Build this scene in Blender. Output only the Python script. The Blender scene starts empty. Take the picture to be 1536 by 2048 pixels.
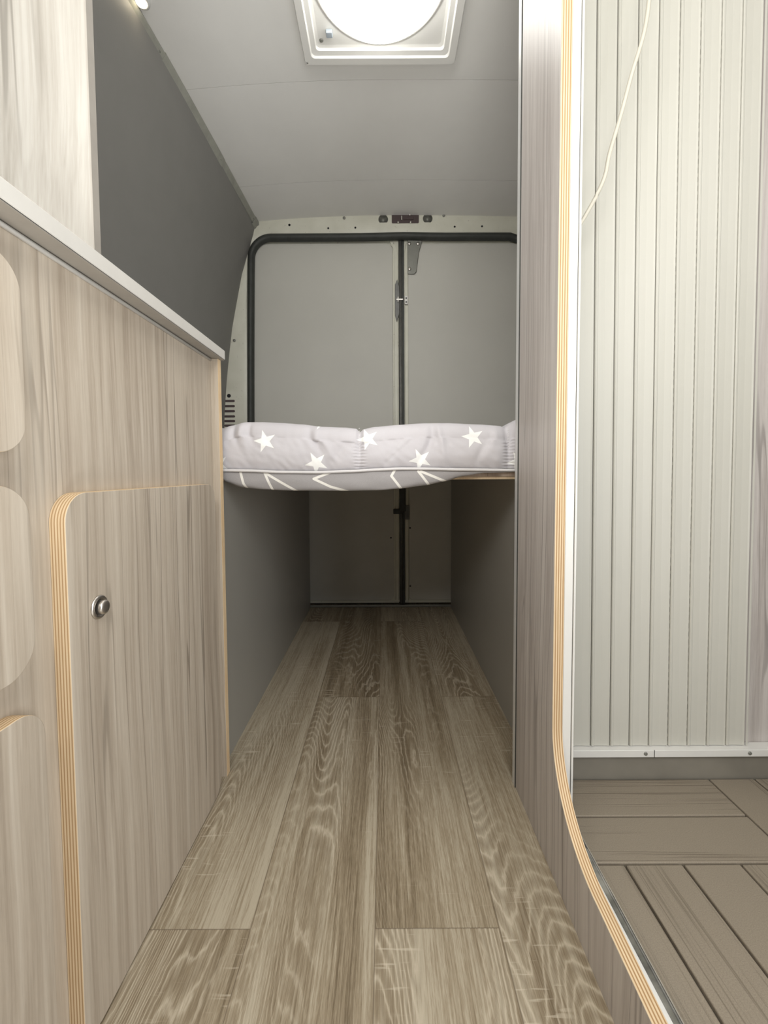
import bpy, bmesh, math, random
from mathutils import Vector
random.seed(4)
SC = bpy.context.scene
COL = SC.collection
PI = math.pi

# ------------------------------------------------------------------ camera
EYE = 0.66
cd = bpy.data.cameras.new('camera'); cam = bpy.data.objects.new('camera', cd); COL.objects.link(cam)
cam.location = (0, 0, EYE)
cam.rotation_mode = 'YXZ'
from mathutils import Matrix
_r = Matrix.Rotation(math.radians(90 - 2.6), 4, 'X') @ Matrix.Rotation(math.radians(-0.3), 4, 'Z')
cam.rotation_mode = 'QUATERNION'; cam.rotation_quaternion = _r.to_quaternion()
cd.sensor_fit = 'VERTICAL'; cd.sensor_height = 36.0; cd.lens = 841 / 2048 * 36
cd.shift_y = -(1024 - 983.2) / 2048
cd.clip_start = 0.02
SC.camera = cam

# ------------------------------------------------------------------ light
SC.view_settings.view_transform = 'Standard'; SC.view_settings.look = 'None'
SC.view_settings.gamma = 1; SC.view_settings.use_curve_mapping = False
SC.view_settings.exposure = 0.40
W = bpy.data.worlds.new('world'); SC.world = W; W.use_nodes = True
W.node_tree.nodes['Background'].inputs[0].default_value = (0.93, 0.97, 1.0, 1)
W.node_tree.nodes['Background'].inputs[1].default_value = 0.02

def area(name, loc, target, sx, sy, power, color):
    l = bpy.data.lights.new(name, 'AREA'); l.shape = 'RECTANGLE'; l.size = sx; l.size_y = sy
    l.energy = power; l.color = color
    o = bpy.data.objects.new(name, l); COL.objects.link(o); o.location = loc
    d = Vector(target) - Vector(loc)
    o.rotation_euler = d.to_track_quat('-Z', 'Y').to_euler()
    return o
area('side_door_daylight', (0.94, -0.50, 0.80), (0.0, -0.25, 0.75), 0.9, 1.2, 14.5, (0.985, 0.995, 1.0))
area('cab_daylight', (-0.05, -0.45, 1.50), (-0.05, 1.0, 0.85), 0.7, 0.35, 8.4, (1.0, 0.99, 0.96))
area('ceiling_fill', (0.10, -0.40, 0.02), (0.10, -0.38, 1.9), 0.6, 0.6, 15.0, (1.0, 0.995, 0.96)).data.spread = math.radians(124)  # unseen up-facing fill, added to brighten the ceiling
area('partition_fill', (-0.60, -0.20, 1.25), (0.6, -0.22, 0.95), 0.6, 0.45, 6.5, (1.0, 0.985, 0.97))  # added fill light from the left for the partition face, no window modelled

# ------------------------------------------------------------------ node helper
class N:
    """tiny wrapper so that shader maths can be written as expressions"""
    def __init__(s, t, sock): s.t = t; s.s = sock
    def _m(s, op, b=None, c=None, clamp=False):
        n = s.t.nodes.new('ShaderNodeMath'); n.operation = op; n.use_clamp = clamp
        for i, v in enumerate((s, b, c)):
            if v is None: continue
            if isinstance(v, N): s.t.links.new(v.s, n.inputs[i])
            else: n.inputs[i].default_value = v
        return N(s.t, n.outputs[0])
    def __add__(a, b): return a._m('ADD', b)
    __radd__ = __add__
    def __mul__(a, b): return a._m('MULTIPLY', b)
    __rmul__ = __mul__
    def __sub__(a, b): return a._m('SUBTRACT', b)
    def __rsub__(a, b): return (a * -1.0) + b
    def __truediv__(a, b): return a._m('DIVIDE', b)
    def abs(a): return a._m('ABSOLUTE')
    def floor(a): return a._m('FLOOR')
    def frac(a): return a._m('FRACT')
    def sin(a): return a._m('SINE')
    def cos(a): return a._m('COSINE')
    def sqrt(a): return a._m('SQRT')
    def pow(a, b): return a._m('POWER', b)
    def mod(a, b): return a._m('FLOORED_MODULO', b)
    def min(a, b): return a._m('MINIMUM', b)
    def max(a, b): return a._m('MAXIMUM', b)
    def gt(a, b): return a._m('GREATER_THAN', b)
    def lt(a, b): return a._m('LESS_THAN', b)
    def atan2(a, b): return a._m('ARCTAN2', b)
    def sm(a, lo, hi):                      # smooth step lo..hi -> 0..1
        n = a.t.nodes.new('ShaderNodeMapRange'); n.interpolation_type = 'SMOOTHSTEP'
        a.t.links.new(a.s, n.inputs[0]); n.inputs[1].default_value = lo; n.inputs[2].default_value = hi
        return N(a.t, n.outputs[0])

class Mat:
    def __init__(s, name, rough=0.5, metal=0.0, spec=0.5):
        s.m = bpy.data.materials.new(name); s.m.use_nodes = True; s.t = s.m.node_tree
        s.b = s.t.nodes['Principled BSDF']; s.b.inputs['Roughness'].default_value = rough
        s.b.inputs['Metallic'].default_value = metal; s.b.inputs['Specular IOR Level'].default_value = spec
        g = s.t.nodes.new('ShaderNodeNewGeometry'); x = s.t.nodes.new('ShaderNodeSeparateXYZ')
        s.t.links.new(g.outputs['Position'], x.inputs[0])
        s.x, s.y, s.z = [N(s.t, o) for o in x.outputs]
    def noise(s, x, y, z, detail=2, rough=0.5, dist=0.0):
        c = s.t.nodes.new('ShaderNodeCombineXYZ')
        for i, v in enumerate((x, y, z)):
            if isinstance(v, N): s.t.links.new(v.s, c.inputs[i])
            else: c.inputs[i].default_value = v
        n = s.t.nodes.new('ShaderNodeTexNoise'); s.t.links.new(c.outputs[0], n.inputs['Vector'])
        n.inputs['Scale'].default_value = 1; n.inputs['Detail'].default_value = detail
        n.inputs['Roughness'].default_value = rough; n.inputs['Distortion'].default_value = dist
        return N(s.t, n.outputs[0])
    def ramp(s, f, *stops):
        r = s.t.nodes.new('ShaderNodeValToRGB'); s.t.links.new(f.s, r.inputs[0]); e = r.color_ramp.elements
        while len(e) < len(stops): e.new(0.5)
        for i, (p, c) in enumerate(stops): e[i].position = p; e[i].color = (*c, 1)
        return r.outputs[0]
    def mix(s, f, a, b, mode='MIX'):
        n = s.t.nodes.new('ShaderNodeMix'); n.data_type = 'RGBA'; n.blend_type = mode
        for i, v in ((0, f), (6, a), (7, b)):
            if isinstance(v, N): s.t.links.new(v.s, n.inputs[i])
            elif isinstance(v, bpy.types.NodeSocket): s.t.links.new(v, n.inputs[i])
            elif isinstance(v, tuple): n.inputs[i].default_value = (*v, 1)
            else: n.inputs[i].default_value = v
        return n.outputs[2]
    def color(s, c):
        if isinstance(c, tuple): s.b.inputs['Base Color'].default_value = (*c, 1)
        else: s.t.links.new(c, s.b.inputs['Base Color'])
        return s
    def bump(s, h, strength=0.3, dist=0.001):
        n = s.t.nodes.new('ShaderNodeBump'); n.inputs['Strength'].default_value = strength
        n.inputs['Distance'].default_value = dist; s.t.links.new(h.s, n.inputs['Height'])
        s.t.links.new(n.outputs[0], s.b.inputs['Normal']); return s

def plain(name, c, rough=0.5, metal=0.0, var=0.06, scale=30, bump=0.0, bscale=600, spec=0.5):
    M = Mat(name, rough, metal, spec)
    n = M.noise(M.x * scale, M.y * scale, M.z * scale, 3, 0.6)
    lo = tuple(v * (1 - var) for v in c); hi = tuple(min(1, v * (1 + var)) for v in c)
    M.color(M.ramp(n, (0.3, lo), (0.7, hi)))
    if bump: M.bump(M.noise(M.x * bscale, M.y * bscale, M.z * bscale, 2), bump, 0.0005)
    return M.m

def laminate(name, dark, mid, light, rough=0.5, seed=0.0, spec=0.35):
    M = Mat(name, rough, spec=spec); x, y, z = M.x, M.y, M.z
    w = M.noise(x * 2.5, y * 2.5, z * 1.3 + seed, 2) * 0.05                 # slow wander of the grain
    xx, yy = x + w, y + w
    band = M.noise(xx * 11 + seed, yy * 11 + seed, z * 0.5, 2, 0.5)
    strk = M.noise(xx * 60 + seed, yy * 60, z * 1.2, 3, 0.6)
    fine = M.noise(xx * 260, yy * 260 + seed, z * 5, 2, 0.6)
    pore = M.noise(x * 900, y * 900, z * 60, 1, 0.5)
    v = band * 0.36 + strk * 0.46 + fine * 0.30 + pore * 0.08
    c = M.ramp(v, (0.46, dark), (0.59, mid), (0.74, light))
    ln = M.noise(xx * 38 + 7.7 + seed, yy * 38, z * 0.55, 1, 0.4)
    l1 = 1.0 - (ln - 0.5).abs().sm(0.004, 0.022)
    gate = M.noise(xx * 7 + 3, yy * 7, z * 1.0 + seed, 1).sm(0.42, 0.60)
    c = M.mix(l1 * gate * 0.75, c, tuple(v * 0.62 for v in dark))
    M.color(c); M.bump(fine + l1 * -0.6, 0.12, 0.0004)
    return M.m

def ply(name, x0, thick, lines, base=(0.71, 0.52, 0.31), dark=(0.40, 0.22, 0.09), axis='x'):
    M = Mat(name, 0.6, spec=0.25); x, y, z = M.x, M.y, M.z
    p = (x if axis == 'x' else z)
    t = (p - x0) / thick * lines
    wob = M.noise(x * 30, y * 9, z * 9, 2) * 0.25
    s = ((t + wob).frac() - 0.5).abs()
    ln = s.sm(0.22, 0.36)                                                  # darker every other veneer
    g = M.noise(x * 300, y * 25, z * 25, 3, 0.7)
    c = M.mix(ln, base, dark); c = M.mix((1.0 - ln) * g.sm(0.35, 0.7) * 0.35, c, (0.82, 0.68, 0.47))
    M.color(c); return M.m

# ------------------------------------------------------------------ materials
m_lam = laminate('greige laminate', (0.37, 0.308, 0.242), (0.475, 0.408, 0.328), (0.58, 0.515, 0.428))
m_lam2 = laminate('greige laminate partition', (0.375, 0.338, 0.315), (0.485, 0.448, 0.422), (0.575, 0.54, 0.51), rough=0.4, seed=5.3)
m_div = laminate('pale laminate', (0.252, 0.231, 0.198), (0.324, 0.303, 0.267), (0.384, 0.366, 0.330), seed=11.0)
m_plydoor = ply('plywood edge of doors', -0.36, 0.018, 5.5, base=(0.66, 0.51, 0.33), dark=(0.42, 0.27, 0.14))
m_plypart = ply('plywood edge of partition', 0.272, 0.017, 4.5, base=(0.62, 0.475, 0.305), dark=(0.36, 0.215, 0.10))
m_white = plain('white worktop laminate', (0.62, 0.60, 0.56), 0.45, var=0.02)
m_under = plain('worktop underside board', (0.31, 0.285, 0.25), 0.7, var=0.05)
m_lining = plain('grey wall lining', (0.205, 0.200, 0.186), 0.55, var=0.03, scale=8, bump=0.25, bscale=500)
m_ceil = plain('pale ceiling lining', (0.80, 0.79, 0.755), 0.6, var=0.02, scale=6, bump=0.2, bscale=500)
m_doorpan = plain('grey door lining', (0.57, 0.56, 0.51), 0.5, var=0.02, scale=5, bump=0.2, bscale=450)
m_garage = plain('grey melamine board', (0.32, 0.31, 0.28), 0.38, var=0.02, scale=5)
m_rubber = plain('black rubber seal', (0.035, 0.038, 0.033), 0.55, var=0.2)
m_gseal = plain('grey door seal', (0.12, 0.12, 0.11), 0.35, var=0.2)
m_dark = plain('dark cavity', (0.012, 0.012, 0.012), 0.8)
m_slot = plain('dull dark recess', (0.08, 0.055, 0.055), 0.6)
m_steel = plain('brushed steel', (0.62, 0.59, 0.55), 0.38, 1.0, var=0.05)
m_bracket = plain('grey steel bracket', (0.24, 0.24, 0.215), 0.4, 0.4, var=0.08)
m_chrome = plain('chrome trim', (0.40, 0.40, 0.385), 0.10, 1.0, var=0.5, scale=25)
m_trim = plain('grey-green trim', (0.30, 0.30, 0.26), 0.5, var=0.1)
m_abs = plain('white plastic', (0.80, 0.79, 0.75), 0.4, var=0.01)
m_jamb = plain('white profile', (0.66, 0.65, 0.62), 0.35, var=0.01)
m_alu = plain('pale aluminium', (0.72, 0.72, 0.71), 0.35, 0.3, var=0.02)
m_gap = plain('dark gap seal', (0.05, 0.05, 0.045), 0.7)  # near-black tone for joints and thin lines
m_tray = plain('grey tray liner', (0.20, 0.185, 0.155), 0.22, var=0.12, scale=9)
m_cord = plain('cream cord', (0.56, 0.53, 0.45), 0.5, var=0.02)
m_pipe = plain('pale piping', (0.66, 0.64, 0.64), 0.8, var=0.03)
m_plat = laminate('bed board', (0.50, 0.38, 0.29), (0.60, 0.47, 0.37), (0.70, 0.57, 0.46), seed=2.0)

def mk_paint():                                                            # cream body paint with scuffs
    M = Mat('cream body paint', 0.38); x, y, z = M.x, M.y, M.z
    n = M.noise(x * 14, y * 14, z * 14, 3)
    c = M.ramp(n, (0.3, (0.64, 0.63, 0.53)), (0.7, (0.71, 0.70, 0.60)))
    sc = M.noise(x * 60, y * 60, z * 60, 4, 0.75).sm(0.66, 0.72)
    c = M.mix(sc * 0.7, c, (0.20, 0.16, 0.13)); M.color(c); return M.m
m_paint = mk_paint()

def mk_floor():
    M = Mat('oak vinyl plank floor', 0.42, spec=0.4); x, y = M.x, M.y
    Wd, L, X0 = 0.1805, 1.26, -0.0165
    u = (x - X0) / Wd; col = u.floor(); lu = u - col                       # 0..1 across plank
    odd = (col * 0.5).frac() * 2.0
    v = (y - 0.58 - odd * 0.630) / L; row = v.floor(); lv = v - row
    pid = col * 3.17 + row * 7.31
    gx, gy = x + pid * 1.3, y + pid * 0.77
    F = M.noise(gx * 8.0, gy * 1.15, pid, 1.0, 0.35)
    F2 = M.noise(gx * 90, gy * 34, pid, 2) * 0.016
    ph = (F + F2) * 52.0 + (x * 24.0) + (gy * 9.0)
    ring = (ph * 2 * PI).sin() * 0.5 + 0.5
    ringl = ring.pow(7.0)
    heart = M.noise(gx * 7, gy * 0.8, pid + 4.0, 1).sm(0.46, 0.60)         # where the figure shows
    fig = M.noise(gx * 15, gy * 1.1, pid + 9.0, 2, 0.4).sm(0.46, 0.62)
    st1 = M.noise(gx * 34, gy * 1.0, pid, 3, 0.6)
    st2 = M.noise(gx * 380, gy * 9, pid, 3, 0.7)
    st3 = M.noise(gx * 1200, gy * 60, pid, 2, 0.7)
    tone = M.noise(pid * 3.3, pid, 0.5, 0)
    base = st1 * 0.40 + st2 * 0.44 + st3 * 0.24 + (tone - 0.5) * 0.22 - fig * 0.07 - heart * 0.02
    c = M.ramp(base, (0.38, (0.150, 0.114, 0.070)), (0.50, (0.285, 0.230, 0.155)), (0.63, (0.45, 0.395, 0.300)))
    c = M.mix(ringl * (heart * 0.60 + 0.07) * (st3 * 1.5).min(1.0), c, (0.62, 0.55, 0.435))
    c = M.mix((1.0 - ring).pow(2.0) * heart * 0.30, c, (0.17, 0.128, 0.082))
    saw = M.noise(gx * 16, gy * 190, pid, 2, 0.5).sm(0.62, 0.70) * M.noise(gx * 6, gy * 2.2, pid + 2.0, 1).sm(0.50, 0.62)
    c = M.mix(saw * 0.45, c, (0.64, 0.57, 0.46))
    e1 = (lu.min(1.0 - lu)) * Wd; e2 = (lv.min(1.0 - lv)) * L
    gap = 1.0 - e1.min(e2).sm(0.0003, 0.0013)
    c = M.mix(gap * 0.55, c, (0.12, 0.09, 0.06))
    M.color(c); M.bump(st2 + ringl * heart * 0.5 - gap, 0.22, 0.0006)
    return M.m
m_floor = mk_floor()

def mk_deck(name, along):
    M = Mat(name, 0.62, spec=0.3); x, y = M.x, M.y
    if along == 'y': x, y = y, x                                           # slats run along x after the swap
    g = (M.noise(x * 3.0, y * 330, 0.0, 2, 0.5))
    gate = M.noise(x * 1.0, y * 34, 2.0, 1).sm(0.46, 0.56)
    sp = M.noise(M.x * 700, M.y * 700, 0.0, 2, 0.7)
    c = M.ramp(sp, (0.3, (0.215, 0.180, 0.136)), (0.7, (0.285, 0.244, 0.190)))
    ln = g.sm(0.52, 0.66) * gate
    c = M.mix(ln * 0.55, c, (0.125, 0.100, 0.072))
    M.color(c); M.bump(sp * 0.4 - ln, 0.5, 0.0008); return M.m
m_deckx = mk_deck('composite deck grain across', 'x')
m_decky = mk_deck('composite deck grain lengthwise', 'y')

def mk_shutter():
    M = Mat('cream shutter slat', 0.42); z = M.z
    n = M.noise(M.x * 4, M.y, z * 2, 2)
    M.color(M.ramp(n, (0.3, (0.50, 0.490, 0.435)), (0.7, (0.54, 0.528, 0.475)))); return M.m
def mk_hinge():
    M = Mat('shutter hinge gap', 0.7); z = M.z
    d = (z * 62.0).frac().gt(0.62) * (M.x - 0.50).sm(0.0, 0.08)            # punched hinge line, light bridges
    M.color(M.mix(d, (0.07, 0.068, 0.06), (0.58, 0.57, 0.51))); return M.m
m_shut = mk_shutter(); m_hinge = mk_hinge()

def star_at(M, cx, cz, R, tip):
    dx, dz = M.x - cx, M.z - cz
    r = (dx * dx + dz * dz).sqrt()
    a = (dz.atan2(dx) - tip).mod(2 * PI / 5) - PI / 5                      # fold to one arm
    a = PI / 5 - a.abs()                                                   # 0 at tip .. pi/5 at notch
    rin = R * 0.40
    px, py = r * a.cos(), r * a.sin()
    # edge from tip (R,0) to notch (rin cos36, rin sin36)
    nx, ny = rin * math.cos(PI / 5), rin * math.sin(PI / 5)
    ex, ey = nx - R, ny; l = math.hypot(ex, ey)
    d = ((px - R) * ey - py * ex) / l                                      # <0 inside
    return (0.0 - d).sm(-0.0003, 0.0004)
def seg_at(M, x1, z1, x2, z2, w):
    ex, ez = x2 - x1, z2 - z1; l2 = ex * ex + ez * ez
    dx, dz = M.x - x1, M.z - z1
    t = ((dx * ex + dz * ez) / l2).max(0.0).min(1.0)
    qx, qz = dx - t * ex, dz - t * ez
    return 1.0 - (qx * qx + qz * qz).sqrt().sm(w - 0.0004, w + 0.0004)
def mk_cover():
    M = Mat('lilac grey cotton with white stars', 0.85, spec=0.15)
    PX = lambda px: (px - 768) * 0.92 / 841; PZ = lambda py: EYE + (943.0 - py) * 0.92 / 841
    n = M.noise(M.x * 900, M.y * 900, M.z * 900, 2); n2 = M.noise(M.x * 9, M.y * 9, M.z * 9, 2)
    c = M.ramp(n * 0.4 + n2 * 0.6, (0.3, (0.53, 0.51, 0.53)), (0.7, (0.58, 0.56, 0.58)))
    f = None
    front = M.y.lt(1.0)
    for (px, py, R, tip) in ((531.7, 879.4, 23.5, 178), (633.5, 923.5, 23.5, 190), (736, 876, 23.5, 183), (841, 918, 23.5, 187),
                             (946, 873, 23.5, 176), (437, 925, 22, 185), (1036, 923, 22, 187), (640, 836, 21, 180), (1120, 880, 22, 180), (350, 876, 22, 180)):
        s = star_at(M, PX(px), PZ(py), R * 0.92 / 841, math.radians(tip)); f = s if f is None else f.max(s)
    M.color(M.mix(f * front, c, (0.88, 0.88, 0.86))); M.bump(n, 0.15, 0.0004); return M.m
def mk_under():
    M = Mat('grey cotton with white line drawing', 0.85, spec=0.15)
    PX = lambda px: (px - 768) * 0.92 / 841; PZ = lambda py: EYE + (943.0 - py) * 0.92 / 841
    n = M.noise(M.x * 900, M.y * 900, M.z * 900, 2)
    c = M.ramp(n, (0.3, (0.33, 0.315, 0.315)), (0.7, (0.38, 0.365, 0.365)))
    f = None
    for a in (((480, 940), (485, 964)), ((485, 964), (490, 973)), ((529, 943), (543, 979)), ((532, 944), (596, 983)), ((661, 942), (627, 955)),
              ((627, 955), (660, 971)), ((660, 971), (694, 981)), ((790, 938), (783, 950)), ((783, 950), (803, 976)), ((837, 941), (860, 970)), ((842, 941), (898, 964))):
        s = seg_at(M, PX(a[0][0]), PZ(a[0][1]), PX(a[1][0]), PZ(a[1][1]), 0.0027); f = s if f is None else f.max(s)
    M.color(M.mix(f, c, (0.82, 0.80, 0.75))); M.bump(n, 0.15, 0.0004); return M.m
m_cover = mk_cover(); m_undercover = mk_under()

def emitter(name, c, strength):
    m = bpy.data.materials.new(name); m.use_nodes = True; b = m.node_tree.nodes['Principled BSDF']
    b.inputs['Base Color'].default_value = (*c, 1); b.inputs['Emission Color'].default_value = (*c, 1)
    b.inputs['Emission Strength'].default_value = strength; b.inputs['Roughness'].default_value = 0.4
    return m
m_dome = emitter('lit translucent dome', (1.0, 0.985, 0.94), 8.5)
m_led = emitter('warm lamp lens', (1.0, 0.86, 0.62), 14.0)

# ------------------------------------------------------------------ mesh helpers
class MB:
    def __init__(s): s.v = []; s.f = []; s.m = []
    def add(s, vs, fs, mi=0):
        o = len(s.v); s.v += [tuple(v) for v in vs]
        for i, f in enumerate(fs):
            s.f.append([o + k for k in f]); s.m.append(mi[i] if isinstance(mi, (list, tuple)) else mi)
        return s
    def box(s, x0, x1, y0, y1, z0, z1, mi=0):
        vs = [(x, y, z) for z in (z0, z1) for y in (y0, y1) for x in (x0, x1)]
        return s.add(vs, [(0, 2, 3, 1), (4, 5, 7, 6), (0, 1, 5, 4), (2, 6, 7, 3), (0, 4, 6, 2), (1, 3, 7, 5)], mi)
    def prism(s, poly, a0, a1, axis='x', mi=(0, 1)):                       # poly counter-clockwise in the other two axes
        n = len(poly)
        def P(p, a):
            return {'x': (a, p[0], p[1]), 'y': (p[0], a, p[1]), 'z': (p[0], p[1], a)}[axis]
        vs = [P(p, a0) for p in poly] + [P(p, a1) for p in poly]
        fs = [tuple(range(n)), tuple(range(2 * n - 1, n - 1, -1))] + [(i, n + i, n + (i + 1) % n, (i + 1) % n) for i in range(n)]
        return s.add(vs, fs, [mi[0]] * 2 + [mi[1]] * n)
    def grid(s, rows, mi=0):
        h, w = len(rows), len(rows[0]); vs = [p for r in rows for p in r]
        return s.add(vs, [(j * w + i, j * w + i + 1, (j + 1) * w + i + 1, (j + 1) * w + i) for j in range(h - 1) for i in range(w - 1)], mi)
    def tube(s, pts, r, n=10, mi=0, caps=True):
        pts = [Vector(p) for p in pts]; rings = []
        for i, p in enumerate(pts):
            t = (pts[min(i + 1, len(pts) - 1)] - pts[max(i - 1, 0)]).normalized()
            a = Vector((0, 0, 1)) if abs(t.z) < 0.9 else Vector((0, 1, 0))
            u = t.cross(a).normalized(); w = t.cross(u)
            rings.append([p + (u * math.cos(k * 2 * PI / n) + w * math.sin(k * 2 * PI / n)) * r for k in range(n)])
        o = len(s.v); s.v += [tuple(q) for R in rings for q in R]
        for j in range(len(pts) - 1):
            for k in range(n):
                s.f.append([o + j * n + k, o + j * n + (k + 1) % n, o + (j + 1) * n + (k + 1) % n, o + (j + 1) * n + k]); s.m.append(mi)
        if caps:
            s.f.append([o + k for k in range(n)][::-1]); s.m.append(mi)
            s.f.append([o + (len(pts) - 1) * n + k for k in range(n)]); s.m.append(mi)
        return s
    def lathe(s, c, axis, prof, n=40, mi=0):                               # prof = [(r, h)] along axis from c
        A = {'x': Vector((1, 0, 0)), 'y': Vector((0, 1, 0)), 'z': Vector((0, 0, 1))}[axis[-1]]
        if axis[0] == '-': A = -A
        U = A.orthogonal().normalized(); V = A.cross(U); c = Vector(c)
        rows = [[c + A * h + (U * math.cos(k * 2 * PI / n) + V * math.sin(k * 2 * PI / n)) * r for k in range(n)] for r, h in prof]
        o = len(s.v); s.v += [tuple(q) for R in rows for q in R]
        for j in range(len(prof) - 1):
            for k in range(n):
                s.f.append([o + j * n + k, o + j * n + (k + 1) % n, o + (j + 1) * n + (k + 1) % n, o + (j + 1) * n + k]); s.m.append(mi)
        if prof[0][0] > 1e-6: s.f.append([o + k for k in range(n)][::-1]); s.m.append(mi)
        if prof[-1][0] > 1e-6: s.f.append([o + (len(prof) - 1) * n + k for k in range(n)]); s.m.append(mi)
        return s
    def build(s, name, mats, parent=None, smooth=False, bevel=0.0, seg=2, solid=0.0):
        me = bpy.data.meshes.new(name)
        off = Vector((0, 0, 0)); p = parent
        while p: off += p.location; p = p.parent
        me.from_pydata([tuple(Vector(v) - off) for v in s.v], [], s.f)
        for m in (mats if isinstance(mats, (list, tuple)) else [mats]): me.materials.append(m)
        for p, mi in zip(me.polygons, s.m): p.material_index = mi; p.use_smooth = smooth
        b = bmesh.new(); b.from_mesh(me); bmesh.ops.remove_doubles(b, verts=b.verts, dist=1e-6)
        bmesh.ops.recalc_face_normals(b, faces=b.faces); b.to_mesh(me); b.free()
        o = bpy.data.objects.new(name, me); COL.objects.link(o)
        if parent: o.parent = parent
        if solid:
            sm = o.modifiers.new('solid', 'SOLIDIFY'); sm.thickness = solid; sm.offset = 0
            if smooth:
                es = o.modifiers.new('split', 'EDGE_SPLIT'); es.split_angle = math.radians(50)
        if bevel:
            bm_ = o.modifiers.new('bevel', 'BEVEL'); bm_.width = bevel; bm_.segments = seg; bm_.limit_method = 'ANGLE'; bm_.angle_limit = math.radians(40)
            for p in me.polygons: p.use_smooth = True
            w = o.modifiers.new('wn', 'WEIGHTED_NORMAL'); w.keep_sharp = False
        return o

def thing(name, label, cat, loc, group=None):
    o = bpy.data.objects.new(name, None); COL.objects.link(o); o.location = loc; o.empty_display_size = 0.05
    o['label'] = label; o['category'] = cat
    if group: o['group'] = group
    return o
def tag(o, label, cat, group=None):
    o['label'] = label; o['category'] = cat
    if group: o['group'] = group
    return o
def struct(o): o['kind'] = 'structure'; return o
def rrect(a0, a1, b0, b1, r, n=8, corners=(1, 1, 1, 1)):                   # rounded rectangle, ccw from lower-left
    pts = []
    for (ca, cb, st, on, pa, pb) in ((a0 + r, b0 + r, PI, corners[0], a0, b0), (a1 - r, b0 + r, 1.5 * PI, corners[1], a1, b0),
                                     (a1 - r, b1 - r, 0, corners[2], a1, b1), (a0 + r, b1 - r, .5 * PI, corners[3], a0, b1)):
        if on: pts += [(ca + r * math.cos(st + k * PI / 2 / n), cb + r * math.sin(st + k * PI / 2 / n)) for k in range(n + 1)]
        else: pts.append((pa, pb))
    return pts
def lerp_tab(t, x):
    if x <= t[0][0]: return t[0][1]
    for (a, b), (c, d) in zip(t, t[1:]):
        if x <= c: 
            k = (x - a) / (c - a); k = k * k * (3 - 2 * k) * 0.5 + k * 0.5
            return b + (d - b) * k
    return t[-1][1]

# ------------------------------------------------------------------ setting: van shell
YR = 2.03                                                                  # inner face of the rear body frame
YF = -1.3
fl = struct(MB().box(-0.84, 0.98, YF, 2.10, -0.03, 0.0).build('floor', m_floor))

WP = [(-0.79, 0.0), (-0.785, 0.35), (-0.778, 0.66), (-0.767, 0.944), (-0.754, 1.096), (-0.739, 1.223), (-0.722, 1.349), (-0.700, 1.459),
      (-0.671, 1.597), (-0.640, 1.696), (-0.614, 1.78), (-0.598, 1.845), (-0.590, 1.93)]
def wall_x(y): return -0.043 * (YR - y) / 0.87
def wall_rows(sgn, y0, y1, extra=0.0):
    ys = [y0 + (y1 - y0) * i / 12 for i in range(13)]
    return [[(sgn * (px + max(wall_x(y), -0.075)) if sgn > 0 else -(px + max(wall_x(y), -0.075)) + extra, y, z) for px, z in WP] for y in ys]
wl = struct(MB().grid(wall_rows(1, YF, YR)).build('wall_left', m_lining, smooth=True, solid=0.012))
wr = struct(MB().grid(wall_rows(-1, 0.0, YR, 0.09)).build('wall_right', m_lining, smooth=True, solid=0.012))

def ceil_z(x, y):
    k = max(0.0, min(1.0, (y - 1.2) / 0.83))
    z = 1.900 - (0.025 if x < 0 else 0.007) * (min(abs(x), 0.75) / 0.58) ** 2 - 0.034 * k ** 1.5
    return z
def ceil_panel(y0, y1):
    ys = [y0 + (y1 - y0) * i / 10 for i in range(11)]; xs = [-0.72 + 1.70 * i / 34 for i in range(35)]
    return [[(x, y, ceil_z(x, y) + 0) for x in xs] for j, y in enumerate([y0] + [y0 + 0.004] + ys[1:-1] + [y1 - 0.004, y1])]
cb = MB()
cut0, cut1 = 0.90, 1.29
for a, b in ((YF, -0.2), (-0.2, 0.60)): cb.grid(ceil_panel(a, b))
# middle panel carries the roof vent opening
xs = [-0.72, -0.6, -0.5, -0.4, -0.3, -0.205, -0.1, 0, 0.1, 0.195, 0.3, 0.4, 0.5, 0.6, 0.7, 0.8, 0.98]; ys = [0.601, 0.75, 0.89, 1.0, 1.1, 1.2, 1.293, 1.34, 1.3793]
for i in range(len(xs) - 1):
    for j in range(len(ys) - 1):
        if xs[i] >= -0.21 and xs[i + 1] <= 0.2 and ys[j] >= 0.885 and ys[j + 1] <= 1.3: continue
        cb.add([(x, y, ceil_z(x, y) ) for x, y in ((xs[i], ys[j]), (xs[i + 1], ys[j]), (xs[i + 1], ys[j + 1]), (xs[i], ys[j + 1]))], [(0, 1, 2, 3)])
for a, b in ((1.3812, 1.8069), (1.8091, 2.045)): cb.grid(ceil_panel(a, b))
for yg in (1.380, 1.808, 0.60): cb.add([(x, y, ceil_z(x, y) + 0.0035) for x in [-0.72 + 1.7 * i / 34 for i in range(35)] for y in (yg - 0.004, yg + 0.004)], [(2 * i, 2 * i + 1, 2 * i + 3, 2 * i + 2) for i in range(34)], 1)
cl = struct(cb.build('ceiling', [m_ceil, m_bracket], smooth=True, solid=0.004))
struct(MB().box(-0.85, 0.99, YF, 2.12, 1.955, 1.975).build('roof', m_paint))

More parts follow.
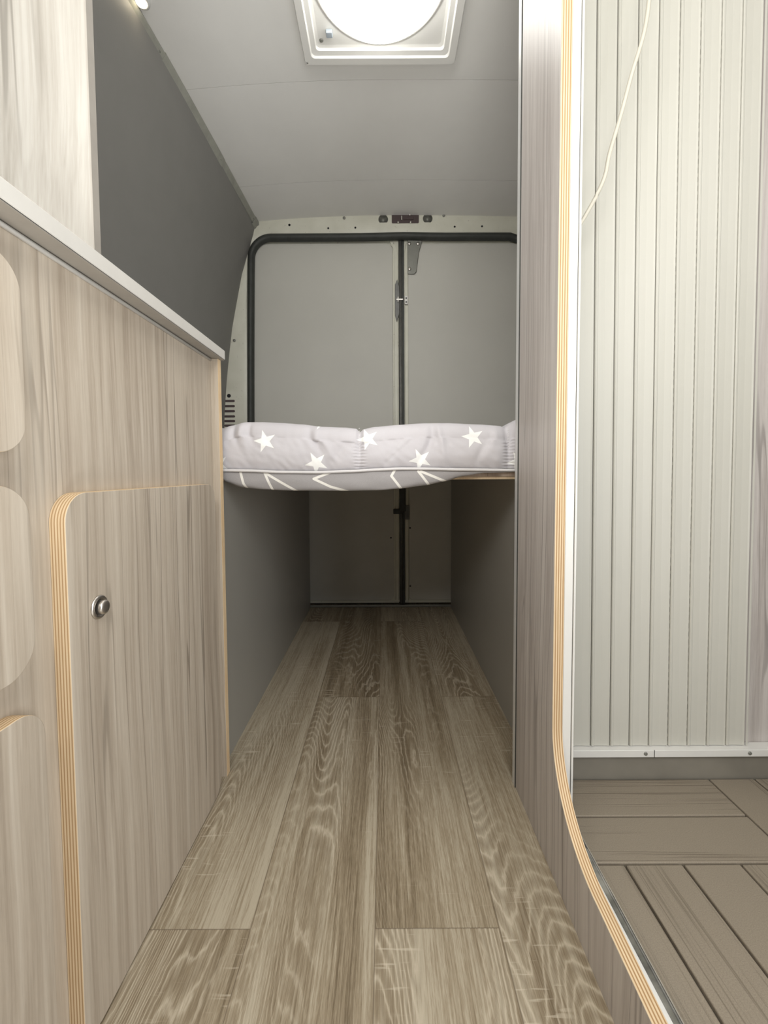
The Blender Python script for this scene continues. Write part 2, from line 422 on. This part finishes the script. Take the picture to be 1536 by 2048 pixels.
# rear body frame: header, left pillar and right pillar around the door opening
def frame_left_outer(z):
    for (a, za), (b, zb) in zip(WP, WP[1:]):
        if za <= z <= zb: return a + (b - a) * (z - za) / (zb - za) - 0.004
    return WP[-1][0]
def aperture():                                                             # inner outline of the body opening, bottom-left going up and over
    L = [(-0.662, 0.0), (-0.660, 0.5), (-0.654, 0.927), (-0.648, 1.25), (-0.640, 1.60), (-0.638, 1.66)]
    c = (-0.525, 1.672); r = 0.1125
    arc = [(c[0] + r * math.cos(t), c[1] + r * math.sin(t)) for t in [PI - k * PI / 2 / 12 for k in range(13)]]
    top = [(x, 1.7845 + 0.004 * math.exp(-((x - 0.1) / 0.12) ** 2) - 0.0) for x in [-0.40, -0.25, -0.1, 0, 0.05, 0.1, 0.15, 0.2, 0.3, 0.45]]
    rgt = [(0.60, 1.784), (0.675, 1.76), (0.71, 1.70), (0.715, 1.6), (0.735, 0.93), (0.74, 0.0)]
    return L + arc + top + rgt
AP = aperture()
def outer_pt(p):
    x, z = p
    if x < -0.52: 
        zz = min(z * 1.0, 1.90); t = max(0, (z - 1.60) / 0.19)
        return (frame_left_outer(min(1.92, zz + 0.08 * t)), min(1.90, zz + 0.10 * t))
    if x < 0.6: return (x, 1.90)
    return (0.88, 1.90 if z > 1.7 else z)
fb = MB(); rows = [[], [], [], []]
for p in AP:
    q = outer_pt(p)
    rows[0].append((q[0], YR, q[1])); rows[1].append((p[0] + (q[0] - p[0]) * 0.15, YR - 0.001, p[1] + (q[1] - p[1]) * 0.15))
    rows[2].append((p[0], YR + 0.004, p[1])); rows[3].append((p[0], YR + 0.05, p[1]))
fb.grid(rows)
body = struct(fb.build('wall_rear', m_paint, smooth=True, solid=0.003))
ins = [(p[0], YR + 0.006, p[1]) for p in AP]

# seal around the opening (black bulb)
def inset(pts, d):
    out = []
    for i, p in enumerate(pts):
        a = Vector(pts[max(i - 1, 0)]); b = Vector(pts[min(i + 1, len(pts) - 1)]); t = (b - a).normalized()
        out.append((p[0] + t.y * d, p[1] - t.x * d))
    return out
sb = MB(); prof = [(0.000, 0.006), (0.004, -0.006), (0.012, -0.012), (0.022, -0.010), (0.0285, -0.002), (0.030, 0.014)]
sb.grid([[(q[0], YR + dy, q[1]) for q in inset(AP, d)] for d, dy in prof])
sb.build('door_seal', m_rubber, body, smooth=True, solid=0.002)

def disc(c, r, name, mat, parent, depth=0.002, ring=None):
    return MB().lathe((c[0], c[1], c[2]), '-y', [(r, 0), (r, depth), (r * 0.7, depth * 1.5), (0, depth * 1.6)], 18).build(name, mat, parent, smooth=True)
FY = YR - 0.0028
for (x, z, r) in ((-0.437, 1.822, 0.0055), (-0.255, 1.806, 0.0045), (-0.128, 1.808, 0.0045), (0.338, 1.810, 0.0045), (0.466, 1.811, 0.0045), (0.640, 1.828, 0.006), (-0.738, 1.030, 0.009)):
    disc((x, FY - 0.0005, z), r, 'bolt_hole', m_dark, body, 0.0006)
for (x, z) in ((-0.586, 1.826), (-0.706, 1.290), (-0.18, 1.852), (0.287, 1.861)):
    disc((x, FY, z), 0.0065, 'screw', m_bracket, body, 0.003); 
for x, z in ((0.003, 1.8455), (0.2115, 1.8485)):
    MB().lathe((x, YR - 0.0022, z), 'y', [(0.0225, 0), (0.0215, 0.001), (0.020, 0.012), (0, 0.013)], 28).build('round_hole', m_bracket, body, smooth=True)
MB().prism(rrect(0.043, 0.170, 1.827, 1.868, 0.005), YR - 0.004, YR - 0.001, 'y', (0, 0)).build('latch_recess', m_slot, body)
for x, z in ((0.128, 1.864), (0.073, 1.830), (0.131, 1.830)):
    disc((x, YR - 0.004, z), 0.005, 'screw', m_steel, body, 0.004)
MB().box(0.086, 0.092, YR - 0.010, YR - 0.004, 1.840, 1.858).box(0.098, 0.145, YR - 0.008, YR - 0.004, 1.842, 1.856, 1).build('striker', [m_steel, m_slot], body, bevel=0.001)
for i, z in enumerate((1.0055, 0.981, 0.957, 0.932, 0.910, 0.888)):
    MB().prism(rrect(-0.764 + (0.003 if i == 0 else 0), -0.711, z - 0.0055, z + 0.0055, 0.0054), YR - 0.0022, YR - 0.0008, 'y', (0, 0)).build('vent_slot', m_slot, body)

# rear doors
YD = 2.048
def rear_door(n, x0, x1, side):
    d = struct(MB().box(x0 - 0.0, x1, YD + 0.012, YD + 0.040, 0.012, 1.80).build('door_%d' % n, m_paint, bevel=0.004))
    return d
d1 = rear_door(1, -0.70, 0.074, -1)
d2 = rear_door(2, 0.1005, 0.80, 1)
# linings
MB().prism(rrect(-0.66, 0.046, 0.70, 1.749, 0.030, corners=(0, 0, 1, 0)), YD + 0.004, YD + 0.012, 'y', (0, 0)).build('lining_board', m_doorpan, d1, bevel=0.0015)
MB().prism(rrect(-0.66, 0.048, 0.03, 0.694, 0.030, corners=(0, 1, 0, 0)), YD + 0.004, YD + 0.012, 'y', (0, 0)).build('lining_board', m_doorpan, d1, bevel=0.0015)
MB().prism([(0.120, 0.70), (0.79, 0.70), (0.79, 1.747), (0.120, 1.747)], YD + 0.004, YD + 0.012, 'y', (0, 0)).build('lining_board', m_doorpan, d2, bevel=0.0015)
MB().prism(rrect(0.122, 0.79, 0.03, 0.694, 0.02, corners=(1, 0, 0, 0)), YD + 0.004, YD + 0.012, 'y', (0, 0)).build('lining_board', m_doorpan, d2, bevel=0.0015)
MB().prism([(0.047, 0.02), (0.0745, 0.02), (0.0745, 1.765), (0.030, 1.765), (0.047, 1.73)], YD + 0.006, YD + 0.013, 'y', (0, 0)).build('frame_flange', m_paint, d1, bevel=0.001)
MB().box(0.1012, 0.1185, YD + 0.006, YD + 0.013, 0.02, 1.765).build('frame_flange', m_paint, d2, bevel=0.001)
# raised edge beads of the pressed steel door frames
def bead(parent, pts, r, mat=m_paint): MB().tube(pts, r, 8).build('frame_bead', mat, parent, smooth=True)
bead(d1, [(0.020, YD + 0.008, 1.751), (0.038, YD + 0.008, 1.745), (0.050, YD + 0.008, 1.730), (0.054, YD + 0.008, 1.70), (0.054, YD + 0.008, 1.2), (0.056, YD + 0.008, 0.03)], 0.0028)
bead(d1, [(0.050, YD + 0.008, 1.752), (0.064, YD + 0.008, 1.735), (0.071, YD + 0.008, 1.70), (0.071, YD + 0.008, 1.58), (0.062, YD + 0.008, 1.545), (0.060, YD + 0.008, 1.42), (0.070, YD + 0.008, 1.38), (0.071, YD + 0.008, 0.03)], 0.0030)
bead(d2, [(0.112, YD + 0.008, 1.752), (0.104, YD + 0.008, 1.70), (0.104, YD + 0.008, 0.03)], 0.0035)
bead(d2, [(0.119, YD + 0.008, 1.60), (0.116, YD + 0.008, 1.54), (0.119, YD + 0.008, 1.50), (0.119, YD + 0.008, 0.03)], 0.0022)
MB().tube([(0.084, YD + 0.004, 1.78), (0.084, YD + 0.004, 0.015)], 0.0085, 10).build('edge_seal', m_gseal, d1, smooth=True)
MB().box(0.090, 0.101, YD + 0.002, YD + 0.03, 0.012, 1.79).build('gap_seal', m_rubber, d2)
MB().prism([(0.0575, 1.555), (0.0575, 1.41), (0.066, 1.38), (0.082, 1.43), (0.082, 1.53), (0.068, 1.58)], YD - 0.001, YD + 0.006, 'y', (0, 0)).build('latch_recess', m_gseal, d1, bevel=0.002)
MB().box(0.064, 0.096, YD - 0.006, YD, 1.481, 1.487).box(0.070, 0.074, YD - 0.008, YD, 1.472, 1.496).build('latch_pin', m_steel, d1, bevel=0.001)
kc = MB().box(0.103, 0.119, YD - 0.004, YD + 0.004, 1.462, 1.502).build('catch_plate', m_abs, d2, bevel=0.002)
MB().box(0.108, 0.113, YD - 0.0055, YD - 0.003, 1.486, 1.493).box(0.107, 0.114, YD - 0.0055, YD - 0.003, 1.469, 1.474).build('screw_hole', m_dark, kc)
br = MB().prism([(0.118, 1.765), (0.118, 1.603), (0.150, 1.602), (0.160, 1.612), (0.172, 1.70), (0.190, 1.765)], YD - 0.004, YD + 0.004, 'y', (0, 0)).build('hinge_bracket', m_bracket, d2, bevel=0.003)
for x, z in ((0.126, 1.742), (0.167, 1.742), (0.127, 1.625)): disc((x, YD - 0.004, z), 0.0075, 'screw', m_steel, br, 0.003)
# lower latch
MB().box(0.045, 0.088, YD - 0.010, YD + 0.002, 0.458, 0.482).box(0.078, 0.105, YD - 0.012, YD, 0.47, 0.60).build('latch', m_rubber, d1, bevel=0.002)
MB().box(0.103, 0.124, YD - 0.006, YD + 0.004, 0.430, 0.500).build('catch_plate', m_gseal, d2, bevel=0.002)
for (x, z, p) in ((0.033, 0.34, d1), (0.127, 0.388, d2), (0.127, 0.10, d2)): disc((x, YD + 0.004, z), 0.004, 'screw', m_dark, p, 0.002)
struct(MB().box(-0.72, 0.80, 2.034, 2.047, 0.0, 0.010).build('trim_2', m_bracket, bevel=0.002))
struct(MB().box(-0.88, 1.0, 2.100, 2.115, 0.0, 1.95).build('wall_back', m_dark))

# trim along wall/ceiling corner, three lengths with overlaps and screws
def corner(y, dx=0.0, dz=0.0):
    x = -0.597 + max(wall_x(y), -0.075) + dx
    return (x, y, ceil_z(x, y) - 0.010 + dz)
for i, (a, b, r) in enumerate(((YF, 1.268, 0.0055), (1.262, 1.66, 0.0075), (1.655, 2.0, 0.006), (1.99, 2.03, 0.009))):
    k = MB(); n = 8; R = [[], [], [], []]
    for j in range(n + 1):
        y = a + (b - a) * j / n; x, yy, z = corner(y)
        R[0].append((x - 0.010, yy, z - r * 2.6)); R[1].append((x + 0.001, yy, z - r * 2.4)); R[2].append((x + 0.008 + r, yy, z + r * 0.4)); R[3].append((x + 0.006 + r, yy, z + 0.008))
    k.grid(R); o = struct(k.build('trim_1' if i == 0 else 'trim_%d' % (i + 3), m_trim, smooth=False, solid=0.002))
    if i < 3:
        x, yy, z = corner(b - 0.02 if i else 1.245)
        MB().lathe((x + 0.006, yy, z - r), '-z', [(0.0045, 0), (0.004, 0.002), (0, 0.003)], 12).build('screw', m_bracket, o, smooth=True)

# ------------------------------------------------------------------ kitchen unit (left)
XF, XC = -0.342, -0.360
kit = thing('kitchen_cabinet', 'long wood-effect kitchen cabinet with rounded plywood drawers and a door, under the white worktop', 'cabinet', (-0.5, 0.25, 0))
MB().box(-0.71, XC, -0.7, 0.885, 0.0, 0.8988).build('body', m_lam, kit)
MB().prism([(-0.71, 0.0), (-0.3445, 0.0), (-0.3445, 0.8988), (-0.71, 0.8988)], 0.886, 0.903, 'y', (0, 1)).build('end_panel', [m_lam, ply('plywood end strip', 0.886, 1, 60)], kit, bevel=0.0008)
def front(name, y0, y1, z0, z1, r, corners=(1, 1, 1, 1)):
    return MB().prism(rrect(y0, y1, z0, z1, r, 10, corners), XC, XF, 'x', (0, 1)).build(name, [m_lam, m_plydoor], kit, bevel=0.0008)
dr = front('door', 0.449, 0.850, 0.003, 0.639, 0.032)
MB().lathe((XF, 0.4965, 0.501), 'x', [(0.0142, 0), (0.0142, 0.0010), (0.0134, 0.0022), (0.0108, 0.0028), (0.0098, 0.0018), (0.0096, 0.0004), (0, 0.0004)], 48).build('knob_ring', m_steel, dr, smooth=True)
MB().lathe((XF + 0.001, 0.4965, 0.501), 'x', [(0.0082, 0), (0.0084, 0.0058), (0.0080, 0.0072), (0.0064, 0.0080), (0.004, 0.0083), (0, 0.0084)], 48).build('knob', m_steel, dr, smooth=True)
g = front('drawer', -0.10, 0.405, 0.680, 0.860, 0.030)
g = front('drawer', -0.10, 0.405, 0.468, 0.650, 0.034)
g = front('drawer', -0.10, 0.412, 0.010, 0.432, 0.032)
# worktop
wt = thing('worktop', 'white laminate kitchen worktop with square front edge, on the wood-effect cabinet', 'worktop', (-0.5, 0.25, 0.9))
wtm = MB(); n = 10
MB().prism([(-0.70, -0.7), (-0.323, -0.7), (-0.336, 0.905), (-0.70, 0.905)], 0.9008, 0.9195, 'z', (0, 0)).build('board', m_white, wt, bevel=0.0012)
MB().prism([(-0.70, -0.7), (-0.3245, -0.7), (-0.3375, 0.904), (-0.70, 0.904)], 0.8992, 0.9002, 'z', (0, 0)).build('underside', m_under, wt)
MB().prism([(-0.69, -0.69), (-0.3242, -0.69), (-0.3372, 0.9045), (-0.69, 0.9045)], 0.9002, 0.9008, 'z', (0, 0)).build('edge_joint', m_gap, wt)
MB().tube([(XC + 0.001, -0.6, 0.8955), (XC + 0.001, 0.884, 0.8955)], 0.0028, 8).build('sealant_bead', m_jamb, kit, smooth=True)

# divider panel standing on the worktop
dv = thing('divider_panel', 'pale wood-effect upright panel standing on the white worktop against the grey wall', 'panel', (-0.5, 0.52, 0.92))
MB().prism([(-0.345, 0.9200), (-0.345, 1.88), (-0.62, 1.86), (-0.76, 1.40), (-0.79, 0.9200)][::-1], 0.514, 0.5255, 'y', (0, 1)).build('board', [m_div, m_div], dv)
MB().box(-0.3455, -0.3435, 0.5138, 0.5257, 0.9200, 1.88).build('edge_strip', m_under, dv)

# ------------------------------------------------------------------ storage tunnel walls and bed
gl = tag(MB().box(-0.380, -0.363, 0.905, 2.03, 0.0, 0.644).build('storage_panel', m_garage, bevel=0.001), 'grey board lining the left side of the dark storage tunnel under the bed', 'panel')
gr = tag(MB().box(0.3245, 0.341, 0.895, 2.03, 0.0, 0.644).build('storage_panel', m_garage, bevel=0.001), 'grey board lining the right side of the dark storage tunnel under the bed', 'panel')
bp = thing('bed_platform', 'pale wood board carrying the star-patterned mattress across the van', 'bed base', (0, 1.48, 0.645))
MB().box(-0.755, 0.80, 0.950, 2.02, 0.6445, 0.6625).build('board', m_plat, bp, bevel=0.001)
MB().box(-0.745, 0.80, 0.944, 0.9498, 0.6435, 0.650).build('edge_strip', ply('bed edge strip', 0, 1, 1, base=(0.70, 0.54, 0.36), dark=(0.66, 0.5, 0.33)), bp, bevel=0.001)

mt = thing('mattress', 'lilac-grey quilted mattress printed with white stars, lying on the rear bed platform', 'mattress', (0, 1.48, 0.6625))
PXm = lambda px: (px - 768) * 0.92 / 841
PZm = lambda py: EYE + (943.0 - py) * 0.92 / 841
TOP = [(PXm(a), PZm(b)) for a, b in ((100, 846), (380, 842), (440, 850), (455, 845), (485, 838), (520, 838), (560, 840), (600, 843), (640, 848), (690, 850), (712, 852), (719, 858), (726, 853), (750, 849), (800, 845), (850, 842), (900, 842), (960, 845), (1008, 848), (1017, 851), (1026, 842), (1040, 836), (1100, 838), (1400, 845))]
PIP = [(PXm(a), PZm(b)) for a, b in ((100, 937), (447, 937), (500, 938), (560, 941), (640, 942), (700, 940), (760, 937), (800, 935.5), (850, 936), (920, 938), (1036, 940), (1400, 940))]
BOT = [(PXm(a), PZm(b)) for a, b in ((100, 940), (425, 943), (437, 944), (446, 961), (480, 972), (520, 976), (580, 979), (700, 980), (760, 979), (800, 976), (850, 970), (890, 962), (930, 951), (970, 945), (1036, 943.5), (1400, 943))]
SEAMS = [PXm(720), PXm(1018), PXm(1320), PXm(380)]
from mathutils import noise as mn
def wrinkle(x, z):
    v = 0.0
    for (cx, cz, ang, L, w, a) in ((-0.330, 0.758, 1.9, 0.030, 0.006, -0.0045), (-0.296, 0.765, 1.8, 0.035, 0.006, -0.004), (-0.312, 0.760, 1.85, 0.035, 0.006, 0.003),
                                   (-0.155, 0.738, 2.05, 0.060, 0.007, -0.0035), (-0.140, 0.742, 2.1, 0.050, 0.006, 0.003), (-0.10, 0.700, 0.9, 0.05, 0.010, -0.003),
                                   (0.105, 0.745, 1.4, 0.035, 0.008, -0.0045), (0.124, 0.742, 1.7, 0.045, 0.007, 0.004), (0.09, 0.705, 1.0, 0.04, 0.008, -0.003),
                                   (0.045, 0.725, 0.75, 0.045, 0.004, 0.0022), (0.02, 0.70, 0.9, 0.03, 0.006, -0.002), (0.21, 0.70, 1.1, 0.03, 0.008, -0.002), (0.24, 0.74, 1.3, 0.04, 0.01, 0.002)):
        dx, dz = x - cx, z - cz; s = dx * math.cos(ang) + dz * math.sin(ang); t = -dx * math.sin(ang) + dz * math.cos(ang)
        v += a * math.exp(-(s / L) ** 2 - (t / w) ** 2)
    v *= 1.5
    v += 0.0028 * mn.noise(Vector((x * 22, z * 18, 1.0))) + 0.0012 * mn.noise(Vector((x * 70 + z * 40, z * 60, 4.0)))
    return v
def seam_in(x, z=None):
    v = 0.0
    for s in SEAMS:
        d = abs(x - s); v += 0.010 * math.exp(-(d / 0.010) ** 1.2)
        if z is not None and d < 0.03: v += 0.0016 * math.sin(z * 900) * math.exp(-((d - 0.006) / 0.006) ** 2)
    return v
rows = []; NX = 520; X0, X1 = -0.745, 0.80
xsM = [X0 + (X1 - X0) * i / NX for i in range(NX + 1)]
YM = 0.922
for j in range(12):                                                         # sleeping surface, back to front
    y = 2.0 - (2.0 - 1.0) * j / 12
    rows.append([(x, y, lerp_tab(TOP, x) - 0.003 + 0.006 * mn.noise(Vector((x * 6, y * 6, 0))) - 0.5 * seam_in(x)) for x in xsM])
RT = 0.034
for j in range(0, 13):                                                      # rolled upper edge
    a = PI / 2 * j / 12
    r = []
    for x in xsM:
        zt = lerp_tab(TOP, x); w = seam_in(x, zt)
        r.append((x, YM + RT - RT * math.sin(a) + w * math.sin(a) - wrinkle(x, zt - 0.01) * math.sin(a), zt - RT * (1 - math.cos(a)) - w * 0.2 * math.cos(a)))
    rows.append(r)
for j in range(1, 61):                                                      # front face down to the piping
    k = j / 60; r = []
    for x in xsM:
        z0 = lerp_tab(TOP, x) - RT; z1 = lerp_tab(PIP, x) + 0.001; z = z0 + (z1 - z0) * k
        r.append((x, YM + seam_in(x, z) * (1 - 0.5 * k) - wrinkle(x, z) - 0.006 * math.sin(k * PI) + 0.006 * k ** 6, z))
    rows.append(r)
MB().grid(rows).build('top_cover', m_cover, mt, smooth=True)
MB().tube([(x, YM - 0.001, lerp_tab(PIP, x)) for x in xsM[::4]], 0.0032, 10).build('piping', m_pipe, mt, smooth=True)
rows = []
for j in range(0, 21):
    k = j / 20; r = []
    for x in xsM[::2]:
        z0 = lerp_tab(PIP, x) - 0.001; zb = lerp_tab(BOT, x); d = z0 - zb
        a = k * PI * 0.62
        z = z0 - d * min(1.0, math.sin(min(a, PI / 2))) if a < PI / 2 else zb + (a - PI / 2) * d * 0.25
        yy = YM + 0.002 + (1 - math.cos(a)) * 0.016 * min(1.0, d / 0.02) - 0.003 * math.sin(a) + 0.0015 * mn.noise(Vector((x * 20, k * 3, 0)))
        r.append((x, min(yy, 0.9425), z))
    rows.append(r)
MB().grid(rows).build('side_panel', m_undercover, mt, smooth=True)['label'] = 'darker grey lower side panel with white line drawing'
for s in SEAMS[:2]:
    for j in range(13):
        z = 0.682 + j * 0.0062 + random.uniform(-.0006, .0006); yy = YM + 0.0085
        MB().tube([(s - 0.002, YM + 0.0045, z), (s + 0.0005, YM + 0.0045, z + 0.0016)], 0.0007, 6).build('stitch', m_pipe, mt)

# ------------------------------------------------------------------ shower side (right)
XP = 0.272; TP = 0.017
pt = thing('shower_partition', 'tall wood-effect partition with curved plywood-edged shower opening, standing on the vinyl floor', 'partition', (0.28, 0.4, 0))
arc = [(0.517 + 0.150 * math.sin(t), 0.250 - 0.150 * math.cos(t)) for t in [PI / 2 * (1 - k / 20) for k in range(21)]]
poly = [(-0.25, 0.0), (0.850, 0.0), (0.850, 1.905), (0.667, 1.905)] + arc + [(0.410, 0.0935), (-0.25, 0.082)]
MB().prism(poly, XP, XP + TP, 'x', (0, 1)).build('panel', [m_lam2, m_plypart], pt, bevel=0.0008)
MB().box(XP - 0.0015, XP + 0.02, 0.8508, 0.8525, 0.0, 1.885, 0).box(XP - 0.0015, XP + 0.020, 0.8535, 0.8685, 0.0, 1.885, 1).build('corner_trim', [m_gap, m_alu], pt)
MB().box(XP + TP + 0.0003, 0.3030, 0.668, 0.715, 0.080, 1.85).build('jamb', m_jamb, pt, bevel=0.0008)
MB().box(0.3030, 0.3038, 0.669, 0.715, 0.082, 1.85).build('dark_line', m_gap, pt)  # thin dark strip between jamb and outer rail
MB().box(0.3038, 0.3068, 0.666, 0.715, 0.085, 1.85).build('outer_rail', m_jamb, pt, bevel=0.0006)
th = thing('threshold_strip', 'polished metal sill strip between the plywood edge and the shower deck', 'trim', (0.297, 0.2, 0.06))
MB().prism([(0.2893, 0.060), (0.2965, 0.060), (0.2965, 0.0895), (0.2893, 0.0915)], -0.25, 0.620, 'y', (0, 0)).build('sealant_bead', m_jamb, th, bevel=0.0012)
MB().prism([(0.2967, 0.055), (0.3058, 0.055), (0.3058, 0.0905), (0.3045, 0.0915), (0.3030, 0.0885), (0.2967, 0.0885)], -0.25, 0.664, 'y', (0, 0)).build('metal_strip', m_chrome, th, bevel=0.0005)
MB().box(0.3045, 0.3058, -0.25, 0.664, 0.0915, 0.0925).build('highlight_lip', m_steel, th)

# shower tray and deck tiles
tr = thing('shower_tray', 'dull grey shower tray under and behind the brown decking tiles', 'shower tray', (0.6, 0.3, 0))
MB().box(0.292, 0.85, -0.25, 0.80, 0.001, 0.030).build('base', m_tray, tr)
MB().box(0.307, 0.85, 0.7965, 0.84, 0.030, 0.1065).build('riser', m_tray, tr, bevel=0.002)
PT = 0.0884
def deck_custom(rects, along, label):
    b = MB(); g = 0.0016
    for (a, c, d, e) in rects: b.box(a + g, c - g, d + g, e - g, 0.045, 0.060)
    X = [r[0] for r in rects] + [r[1] for r in rects]; Y = [r[2] for r in rects] + [r[3] for r in rects]
    b.box(min(X) + .004, max(X) - .004, min(Y) + .004, max(Y) - .004, 0.0305, 0.0448, 1)
    return tag(b.build('deck_tile', [m_deckx if along == 'x' else m_decky, m_gap], None, bevel=0.0020), label, 'deck tile', 'brown composite decking tiles in the shower')
XL = 0.3068
deck_custom([(XL, 0.630, 0.617, 0.7055), (XL, 0.630, 0.7055, 0.7950)], 'x', 'brown deck tile with slats running crosswise, between the curved partition foot and the grey riser')
deck_custom([(XL, 0.365, 0.2635, 0.617), (0.365, 0.4535, 0.2635, 0.617), (0.4535, 0.542, 0.2635, 0.617), (0.542, 0.630, 0.2635, 0.617)], 'y', 'brown deck tile with long slats running away from the viewer, filling the lower right corner')
deck_custom([(0.630, 0.7185, 0.617, 0.795), (0.7185, 0.807, 0.617, 0.795), (0.807, 0.845, 0.617, 0.795)], 'y', 'brown deck tile with lengthwise slats, cut off by the photo edge beneath the shutter end')
deck_custom([(0.630, 0.84, 0.44, 0.5285), (0.630, 0.84, 0.5285, 0.617)], 'x', 'brown deck tile with crosswise slats, barely in view at the right photo edge')

# tambour shutter
YT = 0.800
sh = thing('roller_shutter', 'cream slatted tambour shutter closing the shower compartment above the grey tray', 'shutter', (0.55, YT, 0.107))
pitch = 0.0378; b = MB(); zb, ztop = 0.1225, 1.86
lean = lambda z: -0.0080 * (z - zb)
def strip(xa, ya, xb, yb, mi):
    zs = [zb + (ztop - zb) * k / 4 for k in range(5)]
    b.grid([[(xa + lean(z), ya, z), (xb + lean(z), yb, z)] for z in zs], mi)
for i in range(-2, 8):
    x0 = 0.4018 + i * pitch
    pr = [(0.0, 0.0035), (0.0015, 0.0035), (0.0019, 0.0012), (0.0032, 0.0), (0.006, 0.0002), (0.0075, 0.0014), (0.020, 0.0016), (0.033, 0.0008), (0.0362, 0.0), (0.0372, 0.0010), (0.0378, 0.0035)]
    for k, (a, c) in enumerate(zip(pr, pr[1:])): strip(x0 + a[0], YT + a[1], x0 + c[0], YT + c[1], 1 if k == 0 else 0)
strip(0.7042, YT + 0.0035, 0.7058, YT + 0.0035, 1); strip(0.7058, YT, 0.7095, YT, 0)
b.build('slat_curtain', [m_shut, m_hinge], sh, smooth=False)
tk = MB().box(0.307, 0.85, 0.788, 0.812, 0.1075, 0.1215).build('bottom_track', m_jamb, sh, bevel=0.001)
MB().box(0.5190, 0.5198, 0.7872, 0.789, 0.1073, 0.1217).build('track_joint', m_gap, tk)
for x in (0.5025, 0.7035): MB().lathe((x, 0.788, 0.1150), '-y', [(0.0036, 0), (0.0032, 0.0014), (0.0010, 0.0008), (0, 0.0006)], 14).build('screw', m_bracket, tk, smooth=True)
tag(MB().box(0.700, 0.85, 0.8130, 0.826, 0.1075, 1.86).build('side_board', m_lam2), 'grey wood-effect board beyond the right end of the shutter', 'panel')

# cord in the shower
pts = [(0.462, 0.74, 1.62), (0.4600, 0.74, 1.56), (0.4585, 0.74, 1.50), (0.4505, 0.74, 1.440), (0.431, 0.74, 1.372), (0.414, 0.74, 1.306), (0.3965, 0.74, 1.245), (0.389, 0.74, 1.207), (0.375, 0.742, 1.174), (0.360, 0.745, 1.146), (0.345, 0.75, 1.12), (0.335, 0.76, 1.09)]
pts = [(x - 0.010, y, z - 0.045) for x, y, z in pts]
sm = []
for i in range(len(pts) - 1):
    p0, p1, p2, p3 = [Vector(pts[max(0, min(len(pts) - 1, k))]) for k in (i - 1, i, i + 1, i + 2)]
    for s in range(6):
        t = s / 6; sm.append(0.5 * ((2 * p1) + (p2 - p0) * t + (2 * p0 - 5 * p1 + 4 * p2 - p3) * t * t + (3 * p1 - p0 - 3 * p2 + p3) * t ** 3))
tag(MB().tube(sm, 0.0034, 10).build('cord', m_cord, None, smooth=True), 'cream cord hanging slack in front of the shutter slats', 'cord')

# ------------------------------------------------------------------ roof vent with lit dome
CX, CY = -0.005, 1.092
vn = thing('roof_vent', 'square white roof vent with a bright round dome, set in the ceiling', 'roof vent', (CX, CY, 1.885))
def ringframe(hw_o, hw_i, zo, zi, r_o, r_i, b):
    po = rrect(CX - hw_o, CX + hw_o, CY - hw_o, CY + hw_o, r_o, 6); pi_ = rrect(CX - hw_i, CX + hw_i, CY - hw_i, CY + hw_i, r_i, 6)
    n = len(po); b.add([(x, y, zo) for x, y in po] + [(x, y, zi) for x, y in pi_], [(k, (k + 1) % n, n + (k + 1) % n, n + k) for k in range(n)])
b = MB()
for (o, i, zo, zi, ro, ri) in ((0.2240, 0.2235, 1.895, 1.881, .014, .014), (0.2235, 0.2215, 1.881, 1.878, .014, .013), (0.2215, 0.2020, 1.878, 1.8775, .013, .012), (0.2020, 0.1985, 1.8775, 1.882, .012, .012),
                               (0.1985, 0.1850, 1.882, 1.883, .012, .010), (0.1850, 0.1825, 1.883, 1.889, .010, .010), (0.1825, 0.175, 1.889, 1.8905, .010, .01)): ringframe(o, i, zo, zi, ro, ri, b)
po = rrect(CX - 0.175, CX + 0.175, CY - 0.175, CY + 0.175, 0.01, 6)
b.add([(x, y, 1.8905) for x, y in po], [tuple(range(len(po)))])
b.build('frame', m_abs, vn)
MB().lathe((CX, CY, 1.890), '-z', [(0.1745, 0), (0.1735, 0.003), (0.1690, 0.0050), (0.163, 0.0050), (0.1605, 0.004), (0.1600, 0.004), (0.1600, 0)], 72).build('ring', m_abs, vn, smooth=True)
MB().lathe((CX, CY, 1.889), '-z', [(0.160, 0.0), (0.1595, 0.010), (0.152, 0.020), (0.135, 0.029), (0.11, 0.037), (0.075, 0.043), (0.04, 0.0455), (0, 0.046)], 72).build('dome', m_dome, vn, smooth=True)
MB().lathe((CX + 0.003, CY - 0.005, 1.8435), '-z', [(0.012, 0), (0.012, 0.006), (0.008, 0.009), (0, 0.010)], 24).build('dome_knob', m_abs, vn, smooth=True)
MB().box(-0.155, -0.137, 1.222, 1.238, 1.879, 1.890).build('catch', plain('pale blue plastic catch', (0.42, 0.47, 0.52), 0.4), vn, bevel=0.002)
MB().lathe((-0.172, 1.255, 1.8905), '-z', [(0.006, 0), (0.005, 0.002), (0, 0.003)], 14).build('screw', m_bracket, vn, smooth=True)
MB().lathe((-0.221, 1.307, 1.879), '-z', [(0.003, 0), (0.0025, 0.002), (0, 0.003)], 12).build('screw', m_bracket, vn, smooth=True)

# small warm lamp in the corner
lm = thing('spot_light', 'small glowing warm lamp in the corner between grey wall and ceiling', 'lamp', (-0.612, 1.128, 1.870))
MB().lathe((-0.612, 1.128, 1.870), '-z', [(0.020, 0), (0.020, 0.008), (0.017, 0.010), (0.013, 0.010)], 32).build('housing', m_alu, lm, smooth=True)
MB().lathe((-0.612, 1.128, 1.861), '-z', [(0.0135, 0), (0.012, 0.003), (0, 0.005)], 32).build('lens', m_led, lm, smooth=True)
